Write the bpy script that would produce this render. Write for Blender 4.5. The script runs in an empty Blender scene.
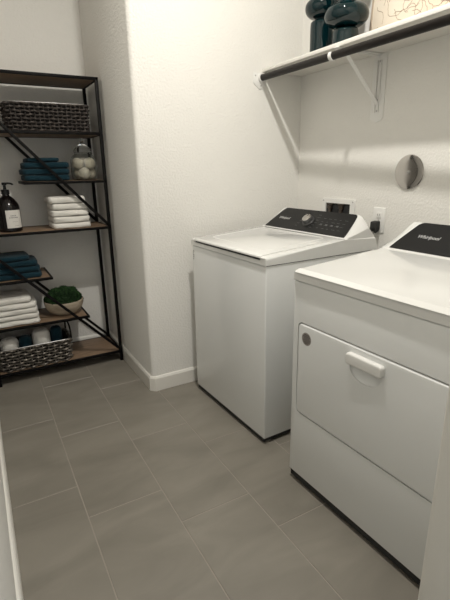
import bpy, bmesh, math, random
from mathutils import Vector, Matrix, noise
R = random.Random(7)
COL = bpy.context.scene.collection
PI = math.pi

# ------------------------------------------------------------------ materials
def mat(name, col, rough=.5, metal=0., **kw):
    m = bpy.data.materials.new(name); m.use_nodes = True
    b = m.node_tree.nodes['Principled BSDF']
    b.inputs['Base Color'].default_value = (*col, 1)
    b.inputs['Roughness'].default_value = rough
    b.inputs['Metallic'].default_value = metal
    for k, v in kw.items():
        b.inputs[k.replace('_', ' ')].default_value = v
    return m
def N(m, t, **kw):
    n = m.node_tree.nodes.new(t)
    for k, v in kw.items():
        if k in n.inputs: n.inputs[k].default_value = v
        else: setattr(n, k, v)
    return n
def bump(m, scale, strength, dist=.002, detail=3, rough=.5, stretch=None, tex='ShaderNodeTexNoise'):
    b = m.node_tree.nodes['Principled BSDF']; L = m.node_tree.links
    tc = N(m, 'ShaderNodeTexCoord'); no = N(m, tex); no.inputs['Scale'].default_value = scale
    if 'Detail' in no.inputs: no.inputs['Detail'].default_value = detail
    src = tc.outputs['Object']
    if stretch:
        mp = N(m, 'ShaderNodeMapping'); mp.inputs['Scale'].default_value = stretch
        L.new(src, mp.inputs[0]); src = mp.outputs[0]
    L.new(src, no.inputs['Vector'])
    bp = N(m, 'ShaderNodeBump'); bp.inputs['Strength'].default_value = strength; bp.inputs['Distance'].default_value = dist
    L.new(no.outputs[0], bp.inputs['Height']); L.new(bp.outputs[0], b.inputs['Normal'])
    return m
def colvar(m, c1, c2, scale, detail=4, stretch=(1, 1, 1), lo=.3, hi=.7, dist=0.):
    b = m.node_tree.nodes['Principled BSDF']; L = m.node_tree.links
    tc = N(m, 'ShaderNodeTexCoord'); mp = N(m, 'ShaderNodeMapping'); mp.inputs['Scale'].default_value = stretch
    no = N(m, 'ShaderNodeTexNoise'); no.inputs['Scale'].default_value = scale; no.inputs['Detail'].default_value = detail
    no.inputs['Distortion'].default_value = dist
    cr = N(m, 'ShaderNodeValToRGB'); e = cr.color_ramp.elements
    e[0].position = lo; e[0].color = (*c1, 1); e[1].position = hi; e[1].color = (*c2, 1)
    L.new(tc.outputs['Object'], mp.inputs[0]); L.new(mp.outputs[0], no.inputs['Vector'])
    L.new(no.outputs[0], cr.inputs[0]); L.new(cr.outputs[0], b.inputs['Base Color'])
    return m

M = {}
M['wall'] = bump(mat('wall_paint', (.735, .722, .685), .75), 90, .8, .004, 3)
M['ceil'] = mat('ceiling_paint', (.82, .80, .76), .9)
M['trim'] = mat('trim_paint', (.74, .72, .67), .4)
M['tile'] = bump(colvar(mat('floor_tile', (.2, .17, .14), .42), (.178, .163, .136), (.240, .221, .186), 2.2, 7, (1.2, 3.2, 1), .3, .72, .6), 40, .12, .001)
M['grout'] = bump(mat('floor_grout', (.31, .28, .24), .9), 300, .3, .001)
M['enamel'] = mat('white_enamel', (.74, .75, .74), .22, 0., Coat_Weight=.4, Coat_Roughness=.08)
M['enamel_dimmed'] = mat('white_enamel_dimmed', (.70, .70, .68), .16, 0., Coat_Weight=.5, Coat_Roughness=.05)  # same enamel as the body, darkened against the strong light on top
M['plastic'] = mat('white_plastic', (.74, .735, .71), .35)
M['gap'] = mat('dark_gap_shade', (.02, .02, .02), .9)  # near-black that paints the shade inside gaps and under the machines
M['panel'] = mat('black_panel', (.012, .012, .012), .38, 0., Specular_IOR_Level=.22)
M['chrome'] = mat('chrome', (.78, .77, .75), .06, 1.)
M['silver'] = mat('silver_print', (.42, .42, .42), .35, .3)
M['greyprint'] = mat('grey_print', (.14, .14, .14), .5)
M['steel'] = mat('brushed_steel', (.45, .44, .43), .3, 1.)
M['rubber'] = mat('black_rubber', (.015, .015, .015), .7)
M['blackmetal'] = mat('black_metal', (.0035, .003, .003), .5, 0., Specular_IOR_Level=.12)
M['rod'] = mat('dark_bronze', (.008, .006, .005), .4, 0., Specular_IOR_Level=.22)
M['wood'] = bump(colvar(mat('brown_wood', (.2, .13, .08), .55), (.14, .09, .056), (.29, .20, .13), 5, 6, (1.5, 18, 18), .25, .75, 1.2), 60, .15, .001, 3, .5, (1, 12, 12))
M['teal'] = bump(mat('teal_towel', (.009, .031, .044), .95, 0., Sheen_Weight=.08, Specular_IOR_Level=.1), 260, .9, .004)
M['white_t'] = bump(mat('white_towel', (.74, .72, .67), .95, 0., Sheen_Weight=.2), 240, .8, .004)
M['wicker'] = bump(colvar(mat('dark_wicker', (.05, .04, .035), .6), (.010, .008, .007), (.075, .060, .052), 60, 3), 300, .5, .001)
M['wicker_in'] = mat('basket_lining', (.012, .010, .009), .9)
M['weave'] = colvar(mat('grey_metallic_weave', (.2, .18, .16), .34, .55), (.045, .037, .030), (.30, .27, .235), 40, 3)
M['glass'] = mat('clear_glass', (.93, .95, .94), .03, 0., Transmission_Weight=1., IOR=1.45)
M['tealglass'] = mat('dark_teal_glass', (.001, .014, .017), .04, 0., Transmission_Weight=.2, IOR=1.45)
M['ball'] = bump(mat('cream_wool', (.60, .54, .43), .95, 0., Sheen_Weight=.3), 120, .6, .003)
M['amber'] = mat('near_black_bottle', (.004, .003, .003), .15, 0., Specular_IOR_Level=.35)
M['pump'] = mat('black_pump_plastic', (.005, .005, .005), .35, 0., Specular_IOR_Level=.3)
M['label'] = mat('paper_label', (.62, .60, .56), .7)
M['ink'] = mat('grey_ink', (.16, .155, .15), .8)
M['bowl'] = bump(colvar(mat('stone_bowl', (.4, .33, .25), .8), (.30, .245, .18), (.46, .39, .30), 12, 5, (1, 1, 4)), 50, .4, .003)
M['moss'] = colvar(mat('moss_green', (.03, .08, .02), .9), (.006, .028, .006), (.028, .085, .018), 40, 2)
M['moss2'] = mat('moss_core', (.010, .030, .008), .95)
M['canvas'] = colvar(mat('cream_canvas', (.68, .58, .46), .8), (.66, .55, .43), (.76, .69, .58), 3, 4)
M['crackle'] = mat('tan_crackle_line', (.25, .17, .11), .8)
M['frame'] = mat('shadow_toned_frame', (.40, .34, .27), .5)  # pale frame darkened to stand in for the shadow line along its edge
M['brass'] = mat('brass_valve', (.07, .055, .045), .4, .6)
M['dialside'] = mat('dial_grey', (.10, .10, .10), .35, .6)
M['cover'] = mat('chrome_cover', (.52, .50, .48), .07, 1.)
M['sticker'] = mat('dark_grey_sticker', (.24, .215, .20), .5)
M['sticktext'] = mat('dark_sticker_print', (.035, .03, .03), .5)
M['cord'] = mat('grey_cord', (.22, .21, .19), .6)
lampm = mat('lamp_glow', (1, 1, 1), .5)
lb = lampm.node_tree.nodes['Principled BSDF']
lb.inputs['Emission Color'].default_value = (1, .92, .8, 1); lb.inputs['Emission Strength'].default_value = 30
M['lamp'] = lampm

# ------------------------------------------------------------------ helpers
def link(name, bm, mats, parent=None, loc=None, rot=None, smooth=35, shade=True):
    me = bpy.data.meshes.new(name)
    bmesh.ops.recalc_face_normals(bm, faces=bm.faces)
    bm.to_mesh(me); bm.free()
    if not isinstance(mats, (list, tuple)): mats = [mats]
    for m in mats: me.materials.append(M[m])
    if shade:
        me.polygons.foreach_set('use_smooth', [True] * len(me.polygons))
        me.set_sharp_from_angle(angle=math.radians(smooth))
    o = bpy.data.objects.new(name, me); COL.objects.link(o)
    if parent is not None: o.parent = parent
    if loc is not None: o.location = loc
    if rot is not None: o.rotation_euler = rot
    return o
def tag(o, label, cat, group=None):
    o['label'] = label; o['category'] = cat
    if group: o['group'] = group
    return o
def thing(name, label, cat, loc=(0, 0, 0), rz=0., group=None):
    o = bpy.data.objects.new(name, None); COL.objects.link(o)
    o.empty_display_size = .05
    o.location = loc; o.rotation_euler = (0, 0, rz)
    return tag(o, label, cat, group)
def struct(name, bm, mats, **k):
    o = link(name, bm, mats, **k); o['kind'] = 'structure'; return o
def B(): return bmesh.new()
def box(bm, a, b, bev=0., seg=2, mi=0, rot=None, piv=None):
    lo = Vector([min(a[i], b[i]) for i in range(3)]); hi = Vector([max(a[i], b[i]) for i in range(3)])
    t = bmesh.new(); bmesh.ops.create_cube(t, size=1)
    for v in t.verts:
        v.co = Vector([lo[i] + (v.co[i] + .5) * (hi[i] - lo[i]) for i in range(3)])
    if bev: bmesh.ops.bevel(t, geom=list(t.edges), offset=bev, segments=seg, affect='EDGES', profile=.5)
    merge(bm, t, mi, rot, piv)
def merge(bm, t, mi=0, rot=None, piv=None):
    if rot is not None:
        p = Vector(piv or (0, 0, 0))
        for v in t.verts: v.co = rot @ (v.co - p) + p
    vm = {}
    for v in t.verts: vm[v] = bm.verts.new(v.co)
    for f in t.faces:
        try:
            nf = bm.faces.new([vm[v] for v in f.verts]); nf.material_index = mi
        except ValueError: pass
    t.free()
def prism(bm, pts, axis, a, b, bev=0., seg=2, mi=0):
    """polygon pts in the two other axes (cyclic order), extruded a..b along axis"""
    t = bmesh.new()
    def P(p, s):
        if axis == 0: return (s, p[0], p[1])
        if axis == 1: return (p[0], s, p[1])
        return (p[0], p[1], s)
    va = [t.verts.new(P(p, a)) for p in pts]; vb = [t.verts.new(P(p, b)) for p in pts]
    n = len(pts)
    t.faces.new(va); t.faces.new(vb[::-1])
    for i in range(n): t.faces.new((va[i], vb[i], vb[(i + 1) % n], va[(i + 1) % n]))
    bmesh.ops.recalc_face_normals(t, faces=t.faces)
    if bev: bmesh.ops.bevel(t, geom=list(t.edges), offset=bev, segments=seg, affect='EDGES', profile=.5)
    merge(bm, t, mi)
def tube(bm, path, r, n=8, closed=False, mi=0, caps=True, rfun=None):
    P = [Vector(p) for p in path]; k = len(P); rings = []; up = None
    for i in range(k):
        if closed: t = P[(i + 1) % k] - P[i - 1]
        else: t = P[min(i + 1, k - 1)] - P[max(i - 1, 0)]
        t.normalize()
        if up is None: up = Vector((0, 0, 1)) if abs(t.z) < .9 else Vector((1, 0, 0))
        s = t.cross(up)
        if s.length < 1e-6: s = t.orthogonal()
        s.normalize(); u = s.cross(t).normalized()
        if not closed: up = u
        rr = rfun(i / (k - 1)) if rfun else r
        rings.append([bm.verts.new(P[i] + (s * math.cos(q * 2 * PI / n) + u * math.sin(q * 2 * PI / n)) * rr) for q in range(n)])
    m = k if closed else k - 1
    for i in range(m):
        a, b = rings[i], rings[(i + 1) % k]
        for q in range(n):
            f = bm.faces.new((a[q], a[(q + 1) % n], b[(q + 1) % n], b[q])); f.material_index = mi
    if caps and not closed:
        for rg in (rings[0][::-1], rings[-1]):
            f = bm.faces.new(rg); f.material_index = mi
def lathe(bm, prof, c=(0, 0, 0), n=40, mi=0, axis='Z', capb=True, capt=True):
    """prof: (r, h)"""
    c = Vector(c); rings = []
    def V(r, h, a):
        x, y = r * math.cos(a), r * math.sin(a)
        if axis == 'Z': return c + Vector((x, y, h))
        if axis == 'X': return c + Vector((h, x, y))
        return c + Vector((x, h, y))
    for r, h in prof:
        rings.append([bm.verts.new(V(r, h, 2 * PI * i / n)) for i in range(n)])
    for a, b in zip(rings, rings[1:]):
        for i in range(n):
            f = bm.faces.new((a[i], a[(i + 1) % n], b[(i + 1) % n], b[i])); f.material_index = mi
    if capb: f = bm.faces.new(rings[0][::-1]); f.material_index = mi
    if capt: f = bm.faces.new(rings[-1]); f.material_index = mi
def smoothprof(p, k=6):
    out = []
    n = len(p)
    for i in range(n - 1):
        p0, p1, p2, p3 = p[max(i - 1, 0)], p[i], p[i + 1], p[min(i + 2, n - 1)]
        for j in range(k):
            t = j / k
            out.append(tuple(.5 * ((2 * p1[c]) + (-p0[c] + p2[c]) * t + (2 * p0[c] - 5 * p1[c] + 4 * p2[c] - p3[c]) * t * t + (-p0[c] + 3 * p1[c] - 3 * p2[c] + p3[c]) * t ** 3) for c in range(len(p1))))
    out.append(tuple(p[-1])); return out
def rrect(x0, y0, x1, y1, r, k=6):
    pts = []
    for cx, cy, a0 in ((x1 - r, y1 - r, 0), (x0 + r, y1 - r, 90), (x0 + r, y0 + r, 180), (x1 - r, y0 + r, 270)):
        for j in range(k + 1):
            a = math.radians(a0 + 90 * j / k); pts.append((cx + r * math.cos(a), cy + r * math.sin(a)))
    return pts
def inlay(o, bm, mname):
    me = o.data; me.materials.append(M[mname]); k = len(me.materials) - 1
    sharp = [False] * 0
    b2 = bmesh.new(); b2.from_mesh(me); 
    for f in bm.faces: f.material_index = k; f.smooth = False
    vm = {v: b2.verts.new(v.co) for v in bm.verts}
    for f in bm.faces:
        nf = b2.faces.new([vm[v] for v in f.verts]); nf.material_index = k
    bm.free(); b2.to_mesh(me); b2.free()
def loft(bm, y0, z0, y1, z1, rad, levels, k=8, mi=0):
    rings = []
    for x, ins in levels:
        rings.append([bm.verts.new((x, p[0], p[1])) for p in rrect(y0 + ins, z0 + ins, y1 - ins, z1 - ins, max(rad - ins, .001), k)])
    m = len(rings[0])
    for a, b in zip(rings, rings[1:]):
        for i in range(m): bm.faces.new((a[i], a[(i + 1) % m], b[(i + 1) % m], b[i]))
    bm.faces.new(rings[0]); bm.faces.new(rings[-1][::-1])
def ringframe(bm, axis_pts_out, axis_pts_in, xa, xb):
    # rectangular frame in the y-z plane between depths xa (front) and xb
    R4 = [[bm.verts.new((x, p[0], p[1])) for p in q] for x, q in ((xb, axis_pts_out), (xa, axis_pts_out), (xa, axis_pts_in), (xb, axis_pts_in))]
    n = len(axis_pts_out)
    for k in range(4):
        a, b = R4[k], R4[(k + 1) % 4]
        for i in range(n): bm.faces.new((a[i], a[(i + 1) % n], b[(i + 1) % n], b[i]))
def boolean(o, cutter_bm):
    me = bpy.data.meshes.new('c'); bmesh.ops.recalc_face_normals(cutter_bm, faces=cutter_bm.faces)
    cutter_bm.to_mesh(me); cutter_bm.free()
    c = bpy.data.objects.new('cutter', me); COL.objects.link(c)
    c.matrix_world = Matrix.Identity(4)
    par = o.parent; o.parent = None
    md = o.modifiers.new('b', 'BOOLEAN'); md.operation = 'DIFFERENCE'; md.object = c; md.solver = 'EXACT'
    bpy.context.view_layer.update()
    dg = bpy.context.evaluated_depsgraph_get()
    new = bpy.data.meshes.new_from_object(o.evaluated_get(dg))
    o.modifiers.clear(); o.data = new; o.parent = par
    o.data.polygons.foreach_set('use_smooth', [True] * len(new.polygons)); o.data.set_sharp_from_angle(angle=math.radians(35))
    bpy.data.objects.remove(c)
def text(name, s, size, mname, parent, loc, rot, shear=0., extrude=.0003, offset=0., align='CENTER'):
    cu = bpy.data.curves.new(name, 'FONT'); cu.body = s; cu.size = size; cu.shear = shear
    cu.extrude = extrude; cu.offset = offset; cu.align_x = align; cu.align_y = 'CENTER'; cu.resolution_u = 3
    t = bpy.data.objects.new(name + '_tmp', cu); COL.objects.link(t)
    dg = bpy.context.evaluated_depsgraph_get()
    me = bpy.data.meshes.new_from_object(t.evaluated_get(dg)); bpy.data.objects.remove(t)
    me.materials.clear(); me.materials.append(M[mname])
    o = bpy.data.objects.new(name, me); COL.objects.link(o); o.parent = parent
    o.matrix_local = Matrix.Translation(loc) @ rot
    return o

# ------------------------------------------------------------------ room
SX, BY, LX, FY, CH = -1.081, .93, -1.939, -1.93, 3.02
# floor: staggered 12 x 24 inch tiles, running with the long walls
def floor():
    bm = B(); tw, tl, g = .3079, .6193, .0020
    x0, x1, y0, y1 = LX - .02, .02, -3.6, BY + .02
    i = 0
    edges = []
    k0 = math.floor((x0 + 1.0493) / tw)
    x = -1.0493 + k0 * tw
    while x < x1:
        # joint offset of this column (one-third stagger)
        col = round((x + 1.0493) / tw)
        off = -.427 - (col + 1) * .2064
        kk = math.floor((y0 - off) / tl)
        y = off + kk * tl
        while y < y1:
            ax, bx, ay, by = max(x + g, x0), min(x + tw - g, x1), max(y + g, y0), min(y + tl - g, y1)
            if bx > ax + .005 and by > ay + .005:
                e = .0012
                vs = [bm.verts.new(p) for p in ((ax, ay, -.008), (bx, ay, -.008), (bx, by, -.008), (ax, by, -.008))]
                vm = [bm.verts.new(p) for p in ((ax, ay, -e), (bx, ay, -e), (bx, by, -e), (ax, by, -e))]
                vt = [bm.verts.new(p) for p in ((ax + e, ay + e, 0), (bx - e, ay + e, 0), (bx - e, by - e, 0), (ax + e, by - e, 0))]
                for lo, hi in ((vs, vm), (vm, vt)):
                    for q in range(4): bm.faces.new((lo[q], lo[(q + 1) % 4], hi[(q + 1) % 4], hi[q]))
                bm.faces.new(vt)
            y += tl
        x += tw
    box(bm, (x0, y0, -.05), (x1, y1, -.0016), mi=1)
    return struct('floor', bm, ['tile', 'grout'], smooth=60, shade=False)
floor()
bm = B(); box(bm, (0, -3.6, 0), (.12, BY + .12, CH)); struct('wall_right', bm, 'wall')
bm = B()
prism(bm, [(SX, BY), (SX, .022), (SX + .006, .008), (SX + .022, 0), (.0, 0), (0, BY)], 2, 0, CH)
struct('wall_far', bm, 'wall', smooth=50)
bm = B(); box(bm, (LX - .12, BY, 0), (.12, BY + .12, CH)); struct('wall_back', bm, 'wall')
bm = B(); box(bm, (LX - .12, -3.6, 0), (LX, BY, CH)); struct('wall_left', bm, 'wall')
DX = -1.172   # right side of the doorway
bm = B()
box(bm, (DX, FY - .115, 0), (0, FY, CH)); box(bm, (LX, FY - .115, 2.06), (DX, FY, CH))
struct('wall_front', bm, 'wall')
bm = B(); box(bm, (LX - .12, -3.6, CH), (.12, BY + .12, CH + .1)); struct('ceiling', bm, 'ceil')
# door lining and casing
bm = B()
box(bm, (DX - .014, FY - .12, 0), (DX, FY + .005, 2.06), .002)
box(bm, (DX - .010, FY + .0, 0), (DX + .055, FY + .016, 2.12), .006, 3)
box(bm, (DX - .010, FY - .131, 0), (DX + .055, FY - .115, 2.12), .006, 3)
box(bm, (LX, FY - .12, 2.046), (DX, FY + .005, 2.06), .002)
box(bm, (LX, FY, 2.055), (DX + .055, FY + .016, 2.12), .006, 3)
struct('trim_1', bm, 'trim')
# baseboards
BH, BT = .095, .014
def baseprof(t=BT): return [(0, 0), (t, 0), (t, BH - .014), (t - .006, BH - .002), (t - .009, BH), (0, BH)]
def basey(name, x, sgn, y0, y1):     # board running along y on wall at x
    bm = B(); prism(bm, [(x + sgn * p[0], p[1]) for p in baseprof()], 1, y0, y1); struct(name, bm, 'trim')
basey('baseboard_left', LX, 1, FY, BY)
basey('baseboard_right', 0, -1, FY, 0)
bm = B(); prism(bm, [(BY - p[0], p[1]) for p in baseprof()], 0, LX, SX); struct('baseboard_back', bm, 'trim')
# board round the bullnose corner of the projecting wall
bm = B()
path = [(SX, BY), (SX, .020), (SX + .020, 0), (0, 0)]
outs = []
for (d, h) in [(0, 0), (BT, 0), (BT, BH - .014), (BT - .006, BH - .002), (BT - .009, BH), (0, BH)]:
    k = d * math.tan(PI / 8)
    outs.append([(SX - d, BY, h), (SX - d, .020 - k, h), (SX + .020 - k, -d, h), (0, -d, h)])
vs = [[bm.verts.new(p) for p in row] for row in outs]
for a in range(6):
    for q in range(3): bm.faces.new((vs[a][q], vs[a][q + 1], vs[(a + 1) % 6][q + 1], vs[(a + 1) % 6][q]))
bm.faces.new([r[0] for r in vs]); bm.faces.new([r[3] for r in vs][::-1])
struct('baseboard_far', bm, 'trim', smooth=20)

# ------------------------------------------------------------------ ceiling light
LP = Vector((-1.05, -1.12, CH))
lt = thing('ceiling_light', 'round flush ceiling lamp above the floor in front of the washer', 'light', LP)
bm = B(); lathe(bm, [(.085, 0), (.085, -.012), (.078, -.018), (.066, -.018), (.066, -.010)], n=40, capb=False, capt=False); link('trim_ring', bm, 'plastic', lt)
bm = B(); lathe(bm, [(.066, -.010), (.060, -.016), (.001, -.018)], n=40, capb=False); link('diffuser', bm, 'lamp', lt)
ld = bpy.data.lights.new('ceiling_glow', 'AREA'); ld.shape = 'DISK'; ld.size = .09; ld.energy = 37; ld.color = (1, .965, .90)
lo = bpy.data.objects.new('ceiling_glow', ld); COL.objects.link(lo); lo.location = LP + Vector((0, 0, -.022))

# ------------------------------------------------------------------ appliances
def front(o): return o
def tilt(p0, p1):
    """rotation whose local x runs along -Y (left to right for the viewer), local y up the sloping panel, z outward"""
    up = Vector((p1[0] - p0[0], 0, p1[1] - p0[1])).normalized(); xx = Vector((0, -1, 0)); zz = xx.cross(up)
    m = Matrix((xx, up, zz)).transposed().to_4x4(); return m
def console(root, w, black, zoff=0., xo=0.):
    # local axes: x into the wall, y from 0 to -w
    z0 = .972
    prof = [(.478, .955), (.490, z0), (.595, 1.058), (.618, 1.072), (.636, 1.062), (.672, 1.005), (.700, .925)]
    prof = [(x + xo, z) for x, z in prof]
    bm = B(); t = bmesh.new()
    n = 34; ys = []
    # ends flare: sections lean back towards both ends
    ks = [0, .003, .008, .016, .026, .038, .052, .09] ; L = [-(k) for k in ks] + [-(w - k) for k in reversed(ks)]
    rings = []
    for y in L:
        e = min(-y, w + y); s = 1 - min(e / .052, 1); s = s ** 1.5
        ring = []
        for i, (x, z) in enumerate(prof):
            f = (z - .925) / (1.075 - .925)
            zz = .925 + (z - .925) * (1 - .40 * s) if i > 1 else z
            xx = x + .012 * s * (1 if i in (2, 3) else 0)
            ring.append(t.verts.new((xx, y, zz)))
        ring.append(t.verts.new((.478 + xo, y, .915))); ring.insert(0, ring.pop())
        ring.append(t.verts.new((.700 + xo, y, .90)))
        ring[0].co.z = .90
        rings.append(ring)
    m = len(rings[0])
    for a, b in zip(rings, rings[1:]):
        for i in range(m): t.faces.new((a[i], a[(i + 1) % m], b[(i + 1) % m], b[i]))
    t.faces.new(rings[0][::-1]); t.faces.new(rings[-1])
    bmesh.ops.recalc_face_normals(t, faces=t.faces)
    merge(bm, t)
    h = link('console', bm, 'enamel_dimmed', root, smooth=40)
    # black sloping face, slightly proud
    a, b = Vector((.490 + xo, z0)), Vector((.6135 + xo, 1.0715)); d = (b - a); nrm = Vector((-d.y, d.x)).normalized()
    bm = B()
    (ya0, ya1), (yb0, yb1) = black     # bottom edge ends, top edge ends
    def sect(y0, y1, f):
        p = a + d * f
        return y0, y1, p
    fr = [0, .03, .5, .86, .96, 1.0]
    ring_o, ring_i = [], []
    outline = []
    k = 10
    for j in range(k + 1):
        f = j / k; e = f ** 1.15
        yy = ya1 + (yb1 - ya1) * e
        outline.append((f, yy))
    outline += [(1.0, yb1 + .0)]
    for j in range(k + 1):
        f = 1 - j / k; e = f ** 1.15
        outline.append((f, ya0 + (yb0 - ya0) * e))
    # round the upper corners
    pts = []
    for f, y in outline:
        if f == 1.0: 
            continue
        pts.append((f, y))
    def P(f, y, o):
        q = a + d * f + nrm * o; return (q.x, y, q.y)
    right = [(j / k, ya1 + (yb1 - ya1) * (j / k) ** 1.1) for j in range(k)] + [(.965, yb1 + .004), (.992, yb1 + .012), (1., yb1 + .022)]
    left = [(j / k, ya0 + (yb0 - ya0) * (j / k) ** 1.1) for j in range(k)] + [(.965, yb0 - .004), (.992, yb0 - .012), (1., yb0 - .022)]
    loop = right + left[::-1]
    lo_ = [bm.verts.new(P(f, y, -.002)) for f, y in loop]; hi_ = [bm.verts.new(P(f, y, .003)) for f, y in loop]
    q = len(loop)
    for i in range(q): bm.faces.new((lo_[i], lo_[(i + 1) % q], hi_[(i + 1) % q], hi_[i]))
    bm.faces.new(hi_); bm.faces.new(lo_[::-1])
    pn = link('control_panel', bm, 'panel', root, smooth=30)
    return pn, a, b, nrm
def top_panel(root, w, z0, z1, z2, xb, name='top_panel', r=.012):
    """slab whose top rises from z1 (front) to z2 at x=xb; rounded edges"""
    bm = B()
    prism(bm, [(-.004, z0), (-.004, z1 - .004), (.004, z1), (xb, z2), (.68, z2), (.71, z0)], 1, .002, -w - .002, .0)
    bmesh.ops.bevel(bm, geom=[e for e in bm.edges if min(v.co.z for v in e.verts) > z0 + .005], offset=r, segments=4, affect='EDGES', profile=.5)
    return link(name, bm, 'enamel_dimmed', root, smooth=30)

# ---- washing machine
wa = .0319
W = thing('washing_machine', 'white top-loading washing machine beside the dryer, nearest the far corner', 'washing machine', (-.8287, -.1052, 0), wa)
w = .699
bm = B()
box(bm, (0, 0, .029), (.70, -w, .8955), .007, 3)
link('body', bm, 'enamel', W)
bm = B(); box(bm, (.006, -.004, .893), (.69, -w + .004, .9)); link('seam', bm, 'gap', W, shade=False)
bm = B(); box(bm, (.005, -.008, .012), (.69, -w + .008, .032)); link('base_shade', bm, 'gap', W, shade=False)  # dark slab added as painted shade beneath the washer
top = top_panel(W, w, .8985, .936, .968, .470)
cut = B(); box(cut, (-.03, -.040, .9175), (.012, -w + .040, .9265)); boolean(top, cut)
# lid: raised slab with long groove on the front and a recessed field
bm = B()
def ztop(x): return .936 + (.968 - .936) * (x - .004) / (.470 - .004)
prism(bm, [(-.006, .9265), (-.006, .935), (.006, .9415), (.462, ztop(.462) + .0045), (.462, ztop(.462) - .01), (.02, .925)], 1, -.034, -w + .034, .0022, 2)
lid = link('lid', bm, 'enamel_dimmed', W, smooth=30)
bm = B()
for ins, r in ((.055, .0022),):
    x0, x1, y0, y1 = .075, .43, -.034 - ins, -w + .034 + ins
    pp = [(x, y, ztop(x) + .0040) for x, y in rrect(x0, y1, x1, y0, .03)]
    tube(bm, pp, .0022, 8, closed=True)
link('lid_bead', bm, 'enamel_dimmed', lid)
bm = B(); box(bm, (.003, -.042, .918), (.011, -w + .042, .926)); link('finger_slot_shade', bm, 'gap', W, shade=False)  # dark strip in the cut, standing in for shade under the lid lip
pn, a, b, nr = console(W, w, ((-.030, -.672), (-.078, -.645)))
T = tilt(a, b); dd = (b - a)
def onp(f, y, o=.0036):
    q = a + dd * f + nr * o; return Vector((q.x, y, q.y))
text('lettering', 'Whirlpool', .023, 'silver', pn, onp(.48, -.140), T, shear=.25, offset=.0006)
# dial
kn = onp(.47, -.352, .003)
ax = Vector((nr.x, 0, nr.y)); RM = ax.to_track_quat('Z', 'Y').to_matrix().to_4x4()
bm = B(); lathe(bm, [(.036, 0), (.036, .004), (.031, .006), (.030, .022), (.028, .0265)], n=48)
k = link('dial', bm, 'dialside', W); k.matrix_local = Matrix.Translation(kn) @ RM
bm = B(); lathe(bm, [(.0262, .0271), (.0258, .0290), (.0242, .0298), (.001, .0286)], n=48, capb=False); link('dial_cap', bm, 'cover', k)
bm = B(); box(bm, (-.0012, .012, .029), (.0012, .025, .0306)); link('pointer', bm, 'pump', k)
# printed cycle markings
bm = B()
RR = random.Random(3)
def dash(f, y, l, hgt=.0016):
    p = onp(f, y, .0034); u = Vector((dd.x, 0, dd.y)).normalized(); yv = Vector((0, -1, 0)); nn = Vector((nr.x, 0, nr.y)) * .0004
    q = [p, p + yv * l, p + yv * l + u * hgt, p + u * hgt]
    bm.faces.new([bm.verts.new(v + nn) for v in q])
for i in range(6):
    f = .20 + .12 * i
    dash(f, -.286 + .004 * abs(i - 2.5), .018); dash(f, -.400 + .004 * abs(i - 2.5), .022)
for c in range(5):
    for r_ in range(4):
        dash(.22 + .15 * r_, -.445 - .038 * c, .012 + .012 * RR.random())
inlay(pn, bm, 'greyprint')
for c in range(4):
    bm = B(); box(bm, tuple(onp(.36, -.455 - .04 * c, .0034)), tuple(onp(.42, -.468 - .04 * c, .0046)))
    link('button', bm, 'greyprint', pn, shade=False)
# small printed mark on the upper corner of the front
bm = B()
for i in range(5):
    box(bm, (-.0006, -.010, .862 - .011 * i), (-.0002, -.016 - .012 * RR.random(), .867 - .011 * i))
link('printed_mark', bm, 'ink', W, shade=False)
for fx, fy in ((.04, -.035), (.04, -w + .035), (.64, -.035), (.64, -w + .035)):
    bm = B(); lathe(bm, [(.024, 0), (.024, .008), (.012, .012), (.010, .029)], (fx, fy, 0), 24); link('foot', bm, 'steel' if fx < .1 else 'rubber', W)

# ---- dryer
da = .0292
D = thing('clothes_dryer', 'white front-loading dryer with a wide drop-down door, nearest the doorway', 'dryer', (-.8378, -1.042, 0), da)
w2 = .737
bm = B(); box(bm, (0, 0, .042), (.70, -w2, .8922), .006, 3)
body = link('body', bm, 'enamel', D)
cut = B(); loft(cut, -w2 + .030, .339, -.030, .7335, .024, [(-.02, 0), (.034, 0)]); boolean(body, cut)
bm = B(); box(bm, (.031, -.031, .341), (.0335, -w2 + .031, .731)); link('door_gap_shade', bm, 'gap', D, shade=False)  # dark backing plate, paints the shade in the gap round the door
bm = B(); box(bm, (.006, -.006, .889), (.69, -w2 + .006, .897)); link('seam', bm, 'gap', D, shade=False)
bm = B(); box(bm, (.006, -.006, .014), (.68, -w2 + .006, .044)); link('base_shade', bm, 'gap', D, shade=False)  # dark slab standing in for the shaded band under the dryer
top_panel(D, w2, .895, .936, .966, .470, r=.017)
pn2, a, b, nr = console(D, w2, ((-.036, -.701), (-.092, -.645)))
T = tilt(a, b); dd = (b - a)
text('lettering', 'Whirlpool', .0235, 'silver', pn2, onp(.50, -.172), T, shear=.25, offset=.0006)
kn = onp(.50, -.40, .003)
bm = B(); lathe(bm, [(.036, 0), (.036, .004), (.031, .006), (.030, .022), (.028, .0265)], n=48)
k = link('dial', bm, 'dialside', D); k.matrix_local = Matrix.Translation(kn) @ RM
bm = B(); lathe(bm, [(.0262, .0271), (.0258, .0290), (.0242, .0298), (.001, .0286)], n=48, capb=False); link('dial_cap', bm, 'cover', k)
# door
bm = B()
loft(bm, -w2 + .0335, .3435, -.0335, .7285, .021, [(.029, 0), (.003, 0), (-.0005, .0015), (-.0025, .004), (-.003, .007)])
door = link('door', bm, 'enamel', D, smooth=30)
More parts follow.
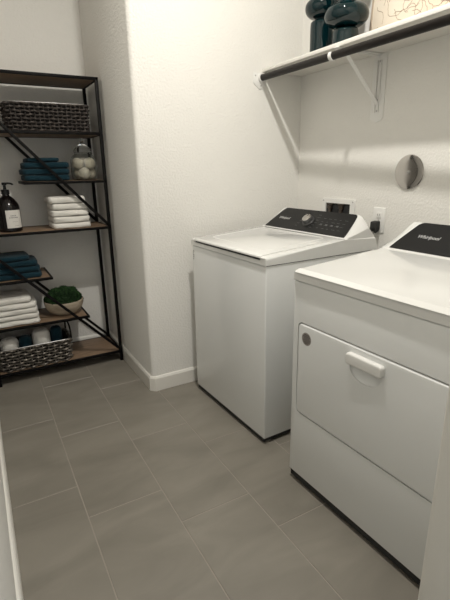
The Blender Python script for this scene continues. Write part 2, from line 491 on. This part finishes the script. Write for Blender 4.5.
# scooped finger recess
cut = B(); t = bmesh.new(); bmesh.ops.create_uvsphere(t, u_segments=32, v_segments=20, radius=1)
for v in t.verts: v.co = Vector((v.co.x * .013 - .001, v.co.y * .068 - .372, v.co.z * .048 + .656))
merge(cut, t); boolean(door, cut)
bm = B(); loft(bm, -.448, .664, -.297, .705, .011, [(-.001, 0), (-.015, .0), (-.0185, .001), (-.0205, .0035), (-.021, .007)], 10)
link('handle', bm, 'plastic', door, smooth=40)
bm = B(); lathe(bm, [(.026, -.0028), (.026, -.0034), (.001, -.0034)], (0, -.083, .675), 40, axis='X', capb=False)
st = link('sticker', bm, 'sticker', door); st['label'] = 'round dark grey sticker'
bm = B()
for zz, hw in ((.690, .012), (.683, .018), (.676, .012), (.669, .019), (.662, .015), (.656, .008)):
    x = -.083 + hw
    while x > -.083 - hw:
        l = .002 + .003 * RR.random(); box(bm, (-.0037, x, zz), (-.0032, x - l, zz + .0032)); x -= l + .0015
inlay(st, bm, 'sticktext')
for fx, fy in ((.05, -.05), (.05, -w2 + .05), (.62, -.05), (.62, -w2 + .05)):
    bm = B(); lathe(bm, [(.022, 0), (.022, .008), (.012, .012), (.010, .042)], (fx, fy, 0), 20); link('foot', bm, 'rubber', D)

# ------------------------------------------------------------------ wall fittings
g = thing('laundry_outlet_box', 'white recessed plumbing box on the wall behind the washing machine', 'outlet box', (0, -.38, 1.03))
bm = B(); ringframe(bm, rrect(-.136, -.060, .130, .096, .006), rrect(-.100, -.036, .100, .070, .003), -.009, 0)
link('face_frame', bm, 'plastic', g)
bm = B(); box(bm, (-.0015, .108, -.04), (-.0005, -.10, .078)); link('recess', bm, 'gap', g, shade=False)
for yy in (.055, -.035):
    bm = B(); lathe(bm, [(.010, -.03), (.010, .02), (.016, .021), (.016, .034), (.008, .036)], (-.014, yy, .02), 20)
    tube(bm, [(-.014, yy - .02, .062), (-.014, yy + .02, .062)], .006, 10)
    link('valve', bm, 'brass', g)
for yy in (.118, -.122):
    bm = B(); lathe(bm, [(.005, -.0102), (.004, -.0115), (.0005, -.0115)], (0, yy, .083), 14, axis='X', capb=False); link('screw', bm, 'steel', g)

g = thing('wall_outlet', 'white electrical outlet on the wall between the two machines', 'outlet', (0, -.690, 1.03))
bm = B(); box(bm, (-.006, .040, -.066), (0, -.040, .066), .003, 3); link('cover_plate', bm, 'plastic', g)
for zz in (.026, -.026):
    bm = B(); prism(bm, rrect(-.017, zz - .0165, .017, zz + .0165, .008), 0, -.0085, -.005, .0008)
    s = link('socket', bm, 'plastic', g)
    bm = B(); 
    for yy in (.0065, -.0065): box(bm, (-.0092, yy - .001, zz - .002), (-.0084, yy + .001, zz + .008))
    link('slot', bm, 'gap', s, shade=False)
bm = B(); lathe(bm, [(.0035, -.0066), (.0005, -.0072)], (0, 0, 0), 12, axis='X', capb=False); link('screw', bm, 'steel', g)

g = thing('power_cord', 'black plug with cord in the white wall outlet', 'power cord', (-.0095, -.690, 1.004))
bm = B(); prism(bm, [(-.036, .020), (-.038, -.012), (-.026, -.040), (-.008, -.030), (0, -.022), (0, .022), (-.006, .024)], 1, -.018, .018, .003)
link('plug', bm, 'rubber', g)
bm = B(); tube(bm, smoothprof([(-.022, 0, -.024), (-.030, .004, -.050), (-.030, .010, -.09), (-.020, .014, -.16), (-.018, .02, -.30), (-.02, .03, -.6), (-.03, .05, -.95)], 5), .0055, 10)
link('cord', bm, 'cord', g)

g = thing('access_cover_plate', 'round chrome cover plate on the wall above the gap between machines', 'cover plate', (0, -.852, 1.275))
bm = B(); lathe(bm, [(.078, 0), (.082, -.005), (.080, -.0082), (.076, -.0088), (.050, -.0086), (.025, -.0085), (.001, -.0085)], n=64, axis='X', capb=False); link('disc', bm, 'cover', g)
bm = B(); lathe(bm, [(.009, -.008), (.0085, -.011), (.0045, -.0115), (.0040, -.0098), (.0005, -.0098)], n=24, axis='X', capb=False); link('screw', bm, 'steel', g)

# ------------------------------------------------------------------ shelf, rod, brackets
ST, SB, SF = 1.856, 1.837, -.290
bm = B(); box(bm, (SF, -1.925, SB), (-.0005, -.001, ST), .0025, 2)
tag(link('wall_shelf', bm, 'trim'), 'long white shelf mounted on the wall above the machines', 'shelf')
RX, RZ, RRAD = -.318, 1.797, .0175
bm = B(); tube(bm, [(RX + .020, -.005, RZ + .010), (RX - .041, -1.925, RZ - .0205)], RRAD, 28)
tag(link('closet_rod', bm, 'rod'), 'dark bronze hanging rod running under the front of the white shelf', 'rod')
g = thing('rod_socket', 'white metal rod holder on the far wall at the end of the dark rod', 'bracket', (RX + .020, 0, RZ + .010))
bm = B(); prism(bm, [(-.055, .026), (.040, .026), (.040, -.014), (.018, -.054), (-.014, -.060), (-.055, -.028)], 1, -.004, 0, .0012); link('plate', bm, 'plastic', g)
bm = B(); t = bmesh.new(); lathe(t, [(.0185, 0), (.0235, 0), (.0235, -.016), (.0185, -.016), (.0185, 0)], (0, -.0041, 0), 32, axis='Y', capb=False, capt=False); merge(bm, t); link('cup', bm, 'plastic', g)
for q in ((.031, .016), (-.040, .010), (-.002, -.042)):
    bm = B(); lathe(bm, [(.0045, -.0042), (.003, -.0058), (.0005, -.006)], (q[0], 0, q[1]), 12, axis='Y', capb=False); link('screw', bm, 'steel', g)
def bracket(y, label):
    g = thing('shelf_bracket', label, 'bracket', (0, y, SB), 0, 'brackets under the white shelf')
    bm = B(); pts = [(-.042, -.001), (.042, -.001), (.042, -.290)] + [(.042 * math.cos(-PI * j / 12), -.290 + .026 * math.sin(-PI * j / 12)) for j in range(1, 12)] + [(-.042, -.290)]
    prism(bm, pts, 0, -.004, -.0003, .001)
    box(bm, (-.011, .010, -.03), (-.004, .013, -.27), .001); box(bm, (-.011, -.013, -.03), (-.004, -.010, -.27), .001)
    link('wall_plate', bm, 'plastic', g)
    bm = B(); box(bm, (RX + .015, -.011, -.006), (-.004, .011, -.001), .001); box(bm, (RX + .02, -.0015, -.014), (-.004, .0015, -.003))
    link('top_arm', bm, 'plastic', g)
    bm = B(); p0 = Vector((-.252, 0, -.004)); p1 = Vector((-.004, 0, -.232)); d = (p1 - p0).normalized(); n_ = Vector((-d.z, 0, d.x))
    prism(bm, [((p0 + n_ * .0015).x, (p0 + n_ * .0015).z), ((p1 + n_ * .0015).x, (p1 + n_ * .0015).z), ((p1 - n_ * .0015).x, (p1 - n_ * .0015).z), ((p0 - n_ * .0015).x, (p0 - n_ * .0015).z)], 1, -.012, .012)
    link('brace_arm', bm, 'plastic', g)
    bm = B(); cz = RZ - SB
    inner = [(RX + .0185 * math.cos(t_), cz + .0185 * math.sin(t_)) for t_ in [math.radians(v) for v in range(60, -221, -20)]]
    outer = [(RX + .0225 * math.cos(t_), cz + .0225 * math.sin(t_)) for t_ in [math.radians(v) for v in range(60, -221, -20)]]
    vi = [[bm.verts.new((p[0], s, p[1])) for s in (-.009, .009)] for p in inner]; vo = [[bm.verts.new((p[0], s, p[1])) for s in (-.009, .009)] for p in outer]
    for i in range(len(vi) - 1):
        bm.faces.new((vi[i][0], vi[i][1], vi[i + 1][1], vi[i + 1][0])); bm.faces.new((vo[i][0], vo[i + 1][0], vo[i + 1][1], vo[i][1]))
        for s in (0, 1): bm.faces.new((vi[i][s], vi[i + 1][s], vo[i + 1][s], vo[i][s]))
    for i in (0, -1): bm.faces.new((vi[i][0], vo[i][0], vo[i][1], vi[i][1]))
    link('rod_hook', bm, 'plastic', g)
    for q in (-.035, -.21, -.262):
        bm = B(); lathe(bm, [(.0045, -.0042), (.003, -.0058), (.0005, -.006)], (0, 0, q), 12, axis='X', capb=False); link('screw', bm, 'steel', g)
    return g
b1 = bracket(-.618, 'white metal bracket with hook holding the dark rod, left of the chrome cover plate')
del b1['group']

# vases
def vase(loc, s, label, tiers):
    pr = [(.0, .002)]
    z = 0.
    prof = smoothprof(tiers, 7)
    t = bmesh.new(); lathe(t, [(max(r * s, .001), h * s) for r, h in prof], n=56, capt=False)
    bm = B(); merge(bm, t)
    o = link('bubble_vase', bm, 'tealglass', None, loc, smooth=80)
    md = o.modifiers.new('s', 'SOLIDIFY'); md.thickness = .003; md.offset = -1
    return tag(o, label, 'vase', 'teal bubble vases on the white shelf')
tA = [(.02, 0), (.055, .002), (.059, .008), (.060, .05), (.058, .076), (.050, .087), (.036, .093), (.044, .098), (.070, .103), (.094, .120), (.102, .142), (.097, .164), (.080, .180), (.056, .190), (.042, .197), (.044, .236), (.050, .26), (.048, .30), (.040, .318), (.058, .326), (.072, .345), (.066, .368), (.040, .382), (.026, .40), (.024, .44), (.027, .445)]
tB = [(.02, 0), (.050, .002), (.054, .008), (.055, .06), (.055, .160), (.048, .172), (.034, .182), (.040, .192), (.060, .198), (.078, .214), (.085, .236), (.080, .258), (.060, .274), (.040, .282), (.034, .288), (.040, .30), (.042, .34), (.034, .36), (.050, .37), (.060, .388), (.050, .41), (.026, .43), (.022, .48), (.025, .485)]
vase((-.165, -.533, ST + .0005), 1., 'dark teal glass bubble vase with the wide disc bulge, nearer the picture', tA)
vase((-.135, -.322, ST + .0005), 1., 'dark teal glass bubble vase on the white shelf nearer the far corner', tB)

# picture
g = thing('canvas_picture', 'large cream crackle-patterned picture leaning on the wall, standing on the white shelf', 'picture', (-.055, -.985, ST + .0005))
g.rotation_euler = (0, math.radians(3.5), 0)
bm = B(); box(bm, (.0, .3995, .0065), (.018, -.3995, .6135), .001); link('canvas', bm, 'canvas', g)
bm = B()
ringframe(bm, [(-.406, 0), (.406, 0), (.406, .62), (-.406, .62)], [(-.4, .006), (.4, .006), (.4, .614), (-.4, .614)], -.006, .022)
link('frame', bm, 'frame', g)
bm = B(); RC = random.Random(11)
for i in range(230):
    y = RC.uniform(-.39, .39); z = RC.uniform(.01, .61); an = RC.uniform(0, 2 * PI); pth = []
    for s in range(RC.randint(7, 18)):
        if abs(y) > .393 or z < .008 or z > .61: break
        pth.append((-.0004, y, z)); an += RC.uniform(-.75, .75); y += .013 * math.cos(an); z += .013 * math.sin(an)
    if len(pth) > 2: tube(bm, pth, .0009, 4)
o = link('crackle_lines', bm, 'crackle', g)

# ------------------------------------------------------------------ shelving rack
X0, X1, Y0, Y1 = -1.905, -1.102, .548, .895
P = .019
rk = thing('shelving_rack', 'tall black metal rack with brown wood shelves and diagonal braces in the alcove', 'shelving rack', ((X0 + X1) / 2, (Y0 + Y1) / 2, 0))
ox, oy = (X0 + X1) / 2, (Y0 + Y1) / 2
def L(x, y, z): return (x - ox, y - oy, z)
for x in (X0, X1 - P):
    for y in (Y0, Y1 - P):
        bm = B(); box(bm, L(x, y, .0), L(x + P, y + P, 1.842), .001); link('post', bm, 'blackmetal', rk)
levels = [(1.842, X0, X1), (1.533, X0, X1), (1.250, -1.590, X1), (.957, X0, X1), (.667, X0, -1.500), (.374, X0, -1.300), (.078, X0, X1)]
LV = {}
for i, (z, xa, xb) in enumerate(levels):
    full = xa == X0 and xb == X1
    yo = .0005
    bm = B(); rt = .016
    box(bm, L(xa, Y0 + yo, z - rt), L(xb, Y0 + rt, z), .001); box(bm, L(xa, Y1 - rt, z - rt), L(xb, Y1 - yo, z), .001)
    box(bm, L(xa + yo, Y0, z - rt), L(xa + rt, Y1, z - .0003), .001); box(bm, L(xb - rt, Y0, z - rt), L(xb - yo, Y1, z - .0003), .001)
    link('shelf_frame', bm, 'blackmetal', rk)
    bm = B(); box(bm, L(xa + rt - .001, Y0 + rt - .001, z - .014), L(xb - rt + .001, Y1 - rt + .001, z + .0005), .0008)
    link('shelf_board', bm, 'wood', rk)
for (xa, za, xb, zb) in ((X0 + .01, 1.815, X1 - .010, .962), (X0 + .01, .925, X1 - .010, .085)):
    for y in (Y0 - .001, Y1 - .013):
        bm = B(); p0, p1 = Vector((xa, za)), Vector((xb, zb)); d = (p1 - p0).normalized(); n_ = Vector((-d.y, d.x)) * .0088
        prism(bm, [((p - Vector((ox, 0))).x, p.y) for p in (p0 + n_, p1 + n_, p1 - n_, p0 - n_)], 1, y - oy, y + .012 - oy, .001)
        link('diagonal_brace', bm, 'blackmetal', rk)

# ------------------------------------------------------------------ towels
def towel_mesh(w_, d_, h_, seed, layers=1, amp=.007):
    """folded towel: w along x, d along y (fold at -y), h high. origin at bottom centre"""
    rr = random.Random(seed); ox_, oy_ = rr.uniform(0, 50), rr.uniform(0, 50)
    bm = B(); lh = h_ / layers
    for l in range(layers):
        t = bmesh.new(); nx, ns = 22, 28
        zc = lh * (l + .5); ww = w_ * (1 - .02 * rr.random()); sh = rr.uniform(-.003, .003)
        def ring(x, sc):
            out = []
            for k in range(ns):
                a_ = 2 * PI * k / ns; c_, s_ = math.cos(a_), math.sin(a_)
                hy = d_ / 2 * sc; hz = lh * .512 * (sc if sc < .99 else 1)
                e = 2 / 7.
                y = math.copysign(abs(c_) ** e, c_) * hy; z = math.copysign(abs(s_) ** (2 / 4.6), s_) * hz
                p = Vector((x + sh, y, zc + z))
                nv = noise.noise_vector(Vector((p.x * 14 + ox_, p.y * 14 + oy_, p.z * 40 + l)))
                p += Vector((nv.x * amp * .8, nv.y * amp, nv.z * amp * .38))
                p.z = max(p.z, .0); out.append(t.verts.new(p))
            return out
        rings = []
        for i in range(nx + 1):
            u = i / nx; x = -ww / 2 + ww * u; e = min(u, 1 - u) * ww
            sc = 1 if e > .012 else .72 + .28 * math.sqrt(max(0, 1 - (1 - e / .012) ** 2))
            rings.append(ring(x, sc if e > 0 else .72))
        for a_, b_ in zip(rings, rings[1:]):
            for k in range(ns): t.faces.new((a_[k], a_[(k + 1) % ns], b_[(k + 1) % ns], b_[k]))
        t.faces.new(rings[0][::-1]); t.faces.new(rings[-1])
        bmesh.ops.recalc_face_normals(t, faces=t.faces)
        merge(bm, t)
    return bm
def stack(name, cx, cy, z, specs, mname, labels, group, d_):
    for i, (w_, h_, dx, rz) in enumerate(specs):
        o = link(name, towel_mesh(w_, d_, h_, hash((name, i, mname)) % 997 if False else i * 13 + len(group)), mname, None, (cx + dx, cy, z + .0008), (0, 0, rz), smooth=80)
        tag(o, labels[i], 'towel', group)
        z += h_ * 1.0 + .0005
# teal, upper right shelf
ords = ['lowest', 'second from the bottom', 'third from the bottom', 'fourth from the bottom', 'topmost']
stack('folded_towel', -1.450, .69, 1.2505, [(.262, .036, 0, .0), (.272, .036, -.002, .01), (.264, .037, .004, -.01), (.185, .024, -.015, .02)], 'teal',
      ['dark teal folded towel, %s in the stack beside the glass jar' % s for s in ('lowest', 'second from the bottom', 'third from the bottom')] + ['small dark teal folded towel on top of the stack beside the glass jar'],
      'teal towels on the upper shelf', .23)
stack('folded_towel', -1.340, .69, .9575, [(.236, .036, 0, 0), (.228, .039, .004, .01), (.232, .039, -.002, -.01), (.226, .040, .002, .0), (.222, .042, -.008, .015)], 'white_t',
      ['white folded towel, %s in the stack beside the soap bottle' % s for s in ords], 'white towels on the middle shelf', .23)
stack('folded_towel', -1.700, .69, .6675, [(.285, .038, 0, 0), (.282, .038, -.004, .01), (.270, .037, -.008, -.01), (.225, .030, -.03, .015)], 'teal',
      ['dark teal folded towel, %s in the stack above the white towels' % s for s in ('lowest', 'second from the bottom', 'third from the bottom', 'topmost')], 'teal towels on the lower shelf', .23)
stack('folded_towel', -1.735, .69, .3745, [(.262, .035, 0, 0), (.256, .035, .002, .01), (.256, .036, -.002, -.01), (.250, .036, .0, .0), (.222, .036, -.018, .01)], 'white_t',
      ['white folded towel, %s in the stack beside the moss bowl' % s for s in ords], 'white towels on the lower shelf', .24)

# ------------------------------------------------------------------ jar with wool balls
JX, JY, JZ = -1.211, .665, 1.2512
g = thing('glass_jar', 'clear glass apothecary jar holding cream wool balls on the rack', 'jar', (JX, JY, JZ))
prof = smoothprof([(.062, 0), (.077, .006), (.082, .03), (.082, .10), (.077, .130), (.062, .150), (.052, .158), (.053, .166)], 5)
inner = [(r - .003, max(h, .005)) for r, h in reversed(prof)]
bm = B(); lathe(bm, prof + inner, n=48, capb=True, capt=True); link('vessel', bm, 'glass', g, smooth=70)
bm = B(); lathe(bm, smoothprof([(.055, .1675), (.057, .174), (.050, .190), (.030, .210), (.012, .220), (.008, .226), (.013, .232), (.016, .242), (.010, .252), (.002, .255)], 5) , n=40); link('lid', bm, 'glass', g, smooth=70)
br = .0355
A12 = math.radians(-12)
balls = [(.0412 * math.cos(math.radians(q) + A12), .0412 * math.sin(math.radians(q) + A12), .0415) for q in (-90, 30, 150)] + [(.0412 * math.cos(math.radians(q) + A12), .0412 * math.sin(math.radians(q) + A12), .1) for q in (-150, -30, 90)]
place = ['lowest, at the front', 'lowest, at the right side', 'lowest, at the left side', 'upper, at the left', 'upper, at the right', 'upper, at the back']
base = None
for i, (bx, by, bz) in enumerate(balls):
    if base is None:
        t = bmesh.new(); bmesh.ops.create_icosphere(t, subdivisions=4, radius=br)
        for v in t.verts: v.co *= 1 + .02 * noise.noise(v.co * 60)
        base = link('wool_ball', t, 'ball', None, (JX + bx, JY + by, JZ + bz), smooth=180); o = base
    else:
        o = base.copy(); COL.objects.link(o); o.location = (JX + bx, JY + by, JZ + bz); o.rotation_euler = (i, i * 2, i * 3)
    tag(o, 'cream wool ball inside the glass jar, ' + place[i], 'ball', 'wool balls in the glass jar')

# ------------------------------------------------------------------ soap bottle
g = thing('soap_bottle', 'black pump bottle with a white label on the middle rack shelf', 'bottle', (-1.690, .66, .9577)); g.scale = (1.06, 1.06, 1.01)
bm = B(); lathe(bm, smoothprof([(.050, 0), (.060, .004), (.063, .012), (.063, .06), (.063, .135), (.058, .162), (.042, .190), (.024, .208), (.019, .214), (.019, .226)], 6), n=48); link('body', bm, 'amber', g, smooth=60)
bm = B(); lathe(bm, [(.0215, .222), (.0215, .244), (.019, .247), (.009, .248), (.0075, .262), (.0075, .272), (.013, .273), (.013, .285), (.010, .288)], n=28)
tube(bm, smoothprof([(0, 0, .281), (.020, -.004, .283), (.038, -.008, .279), (.042, -.009, .272)], 4), .0055, 10)
link('pump', bm, 'pump', g)
bm = B(); n = 22; z0_, z1_ = .026, .130; rr_ = .0636
cols = []
for i in range(n + 1):
    a_ = math.radians(-108 + 84 * i / n); cols.append((bm.verts.new((rr_ * math.cos(a_), rr_ * math.sin(a_), z0_)), bm.verts.new((rr_ * math.cos(a_), rr_ * math.sin(a_), z1_))))
for c1, c2 in zip(cols, cols[1:]): bm.faces.new((c1[0], c2[0], c2[1], c1[1]))
lab = link('label_sheet', bm, 'label', g, smooth=80)
bm = B(); r2 = .0639
def arcbar(a0, a1, za, zb):
    k = 4; pr_ = None
    for i in range(k + 1):
        a_ = math.radians(a0 + (a1 - a0) * i / k)
        c_ = (bm.verts.new((r2 * math.cos(a_), r2 * math.sin(a_), za)), bm.verts.new((r2 * math.cos(a_), r2 * math.sin(a_), zb)))
        if pr_: bm.faces.new((pr_[0], c_[0], c_[1], pr_[1]))
        pr_ = c_
for a0 in (-86, -79, -72, -65): arcbar(a0, a0 + 4.5, .095, .1005)
for a0 in (-93, -86.5, -80, -73.5, -67, -60.5, -54): arcbar(a0, a0 + 4.2, .084, .0895)
for a0 in (-80, -73, -66, -59): arcbar(a0, a0 + 5, .062, .0635)
for a0 in (-70, -63, -56): arcbar(a0, a0 + 5, .038, .0395)
inlay(lab, bm, 'ink')

# ------------------------------------------------------------------ moss bowl
g = thing('moss_bowl', 'round tan stone bowl heaped with green moss on the lower rack shelf', 'planter', (-1.432, .70, .3748))
prof = smoothprof([(.050, 0), (.068, .002), (.098, .020), (.121, .055), (.128, .088), (.127, .096)], 5)
inner = [(.121, .097), (.119, .088), (.111, .058), (.088, .028), (.03, .014)]
bm = B(); lathe(bm, prof + inner, n=56); link('bowl', bm, 'bowl', g, smooth=60)
bm = B(); t = bmesh.new(); bmesh.ops.create_icosphere(t, subdivisions=5, radius=1)
def mossr(v):
    return 1 + .12 * noise.noise(v * 3.2) + .05 * noise.noise(v * 9)
for v in t.verts:
    n0 = v.co.normalized(); f = mossr(n0); v.co = Vector((n0.x * .112 * f, n0.y * .112 * f, .088 + max(n0.z, -.3) * .088 * f))
merge(bm, t); mo = link('moss_core', bm, 'moss2', g, smooth=80)
bm = B(); RM_ = random.Random(5)
for i in range(5200):
    u = RM_.uniform(-.05, 1); a_ = RM_.uniform(0, 2 * PI); s_ = math.sqrt(max(0, 1 - u * u)); n0 = Vector((s_ * math.cos(a_), s_ * math.sin(a_), u)); f = mossr(n0)
    c_ = Vector((n0.x * .112 * f, n0.y * .112 * f, .088 + n0.z * .088 * f)); dn = (n0 + Vector([RM_.uniform(-.8, .8) for _ in range(3)])).normalized()
    side = dn.cross(Vector([RM_.uniform(-1, 1) for _ in range(3)])).normalized() * RM_.uniform(.0022, .0045); tip = c_ + dn * RM_.uniform(.007, .015); mid = c_ + dn * .005
    bm.faces.new([bm.verts.new(p) for p in (c_, mid + side, tip, mid - side)])
ml = link('moss_leaves', bm, 'moss', g, shade=False); ml['kind'] = 'stuff'

# ------------------------------------------------------------------ baskets
def basket(name, label, loc, w_, d_, h_, mats, rows, rstr, flare=.0, rimr=.005, nst=46, rimmat=None):
    g = thing(name, label, 'basket', loc)
    base = rrect(-w_ / 2, -d_ / 2, w_ / 2, d_ / 2, .045, 7)
    # arc-length resample
    P2 = [Vector(p) for p in base]; seg = [(P2[(i + 1) % len(P2)] - P2[i]).length for i in range(len(P2))]; tot = sum(seg)
    def at(s):
        s %= tot; i = 0
        while s > seg[i]: s -= seg[i]; i += 1
        a_, b_ = P2[i], P2[(i + 1) % len(P2)]; p = a_.lerp(b_, s / max(seg[i], 1e-9)); d = (b_ - a_).normalized(); return p, Vector((d.y, -d.x))
    bm = B(); K = nst * 4
    for r_ in range(rows):
        z = rstr + (h_ - 2 * rstr) * r_ / (rows - 1); pth = []
        fl = 1 + flare * z / h_
        for k in range(K):
            p, n_ = at(tot * k / K); off = rstr * 1.25 * math.cos(2 * PI * k / 8 + PI * (r_ % 2))
            zz = z + rstr * .25 * math.sin(2 * PI * k / 8)
            q = p * fl + n_ * off; pth.append((q.x, q.y, zz))
        tube(bm, pth, rstr, 7, closed=True)
    for k in range(nst):
        p, n_ = at(tot * (k) / nst); q = p * (1 + flare)
        tube(bm, [(p.x, p.y, .002), (q.x, q.y, h_)], rstr * .6, 6)
    wv = link('woven_wall', bm, mats[0], g, smooth=60)
    bm = B(); ins = rstr * 2.4
    inn = rrect(-w_ / 2 + ins, -d_ / 2 + ins, w_ / 2 - ins, d_ / 2 - ins, .04, 5)
    lo_ = [bm.verts.new((p[0], p[1], .004)) for p in inn]; hi_ = [bm.verts.new((p[0] * (1 + flare), p[1] * (1 + flare), h_ - .004)) for p in inn]
    for i in range(len(inn)): bm.faces.new((lo_[i], lo_[(i + 1) % len(inn)], hi_[(i + 1) % len(inn)], hi_[i]))
    bm.faces.new(lo_[::-1]); o = link('lining', bm, mats[1], g)
    md = o.modifiers.new('s', 'SOLIDIFY'); md.thickness = .002
    bm = B(); tube(bm, [(p[0] * (1 + flare), p[1] * (1 + flare), h_ + rimr * .4) for p in base], rimr, 10, closed=True)
    link('rim', bm, rimmat or mats[0], g, smooth=60)
    return g
basket('wicker_basket', 'dark brown woven wicker basket on the second rack shelf', (-1.399, .695, 1.5342), .455, .235, .154, ('wicker', 'wicker_in'), 8, .0060, .03, .0022, 52, 'steel')
bw = basket('woven_basket', 'grey metallic woven basket of rolled towels on the bottom rack shelf', (-1.657, .690, .0792), .435, .235, .150, ('weave', 'wicker_in'), 8, .0066, .05, .0034, 36, 'steel')
for sx_ in (1, -1):
    bm = B(); xx = sx_ * .226
    tube(bm, smoothprof([(xx, -.105, .150), (xx, -.100, .190), (xx, -.075, .225), (xx, .0, .238), (xx, .075, .225), (xx, .100, .190), (xx, .105, .150)], 5), .0055, 8)
    link('handle', bm, 'blackmetal', bw)
# rolled towels standing in the basket, showing rounded ends
def roll_mesh(r, h, seed):
    bm = B(); t = bmesh.new(); n, k = 40, 15
    rings = []
    prof = [(.85 * r, 0), (r, .012), (r, h * .5), (r, h - .045), (r * .97, h - .026), (r * .86, h - .012), (r * .66, h - .003), (r * .42, h), (r * .36, h - .002), (r * .2, h - .006), (.001, h - .008)]
    for rr, z in smoothprof(prof, 3):
        ring = []
        for i in range(n):
            a_ = 2 * PI * i / n; q = Vector((math.cos(a_), math.sin(a_), z * 8 + seed)); f = 1 + .03 * noise.noise(q * 2)
            ring.append(t.verts.new((rr * f * math.cos(a_), rr * f * math.sin(a_), z + .003 * noise.noise(q * 3))))
        rings.append(ring)
    for a_, b_ in zip(rings, rings[1:]):
        for i in range(n): t.faces.new((a_[i], a_[(i + 1) % n], b_[(i + 1) % n], b_[i]))
    t.faces.new(rings[0][::-1]); t.faces.new(rings[-1])
    merge(bm, t); return bm
rolls = [(-1.806, 'white_t', .056, .185, 'white rolled towel in the woven basket, the left of the two white ones'),
         (-1.708, 'teal', .040, .185, 'dark teal rolled towel in the woven basket, between the two white rolls'),
         (-1.609, 'white_t', .056, .212, 'white rolled towel in the woven basket, between the two teal rolls'),
         (-1.512, 'teal', .038, .215, 'dark teal rolled towel in the woven basket, at its right end')]
for i, (x, m_, r, h, lb_) in enumerate(rolls):
    tag(link('rolled_towel', roll_mesh(r, h, i * 7.3), m_, None, (x, .672, .086), smooth=80), lb_, 'towel', 'rolled towels in the woven basket')

# ------------------------------------------------------------------ camera
cam = bpy.data.cameras.new('camera'); co = bpy.data.objects.new('camera', cam); COL.objects.link(co)
yw, pt, rl, f = .5107, -.2922, -.0169, 436.73
fw = Vector((math.sin(yw) * math.cos(pt), math.cos(yw) * math.cos(pt), math.sin(pt)))
rt = Vector((math.cos(yw), -math.sin(yw), 0)); up = rt.cross(fw)
r2_ = rt * math.cos(rl) + up * math.sin(rl); u2_ = -rt * math.sin(rl) + up * math.cos(rl)
mt = Matrix((r2_, u2_, -fw)).transposed().to_4x4(); mt.translation = (-1.8697, -2.3327, 1.3062)
co.matrix_world = mt
cam.sensor_fit = 'VERTICAL'; cam.sensor_height = 24; cam.lens = f / 600 * 24; cam.clip_start = .01
S = bpy.context.scene; S.camera = co

# ------------------------------------------------------------------ world and exposure
wd = bpy.data.worlds.new('world'); wd.use_nodes = True; S.world = wd
bg = wd.node_tree.nodes['Background']; bg.inputs[0].default_value = (.93, .97, 1.0, 1); bg.inputs[1].default_value = 1.0
S.view_settings.view_transform = 'Standard'; S.view_settings.look = 'None'; S.view_settings.gamma = 1
S.view_settings.use_curve_mapping = False; S.view_settings.exposure = 0.0
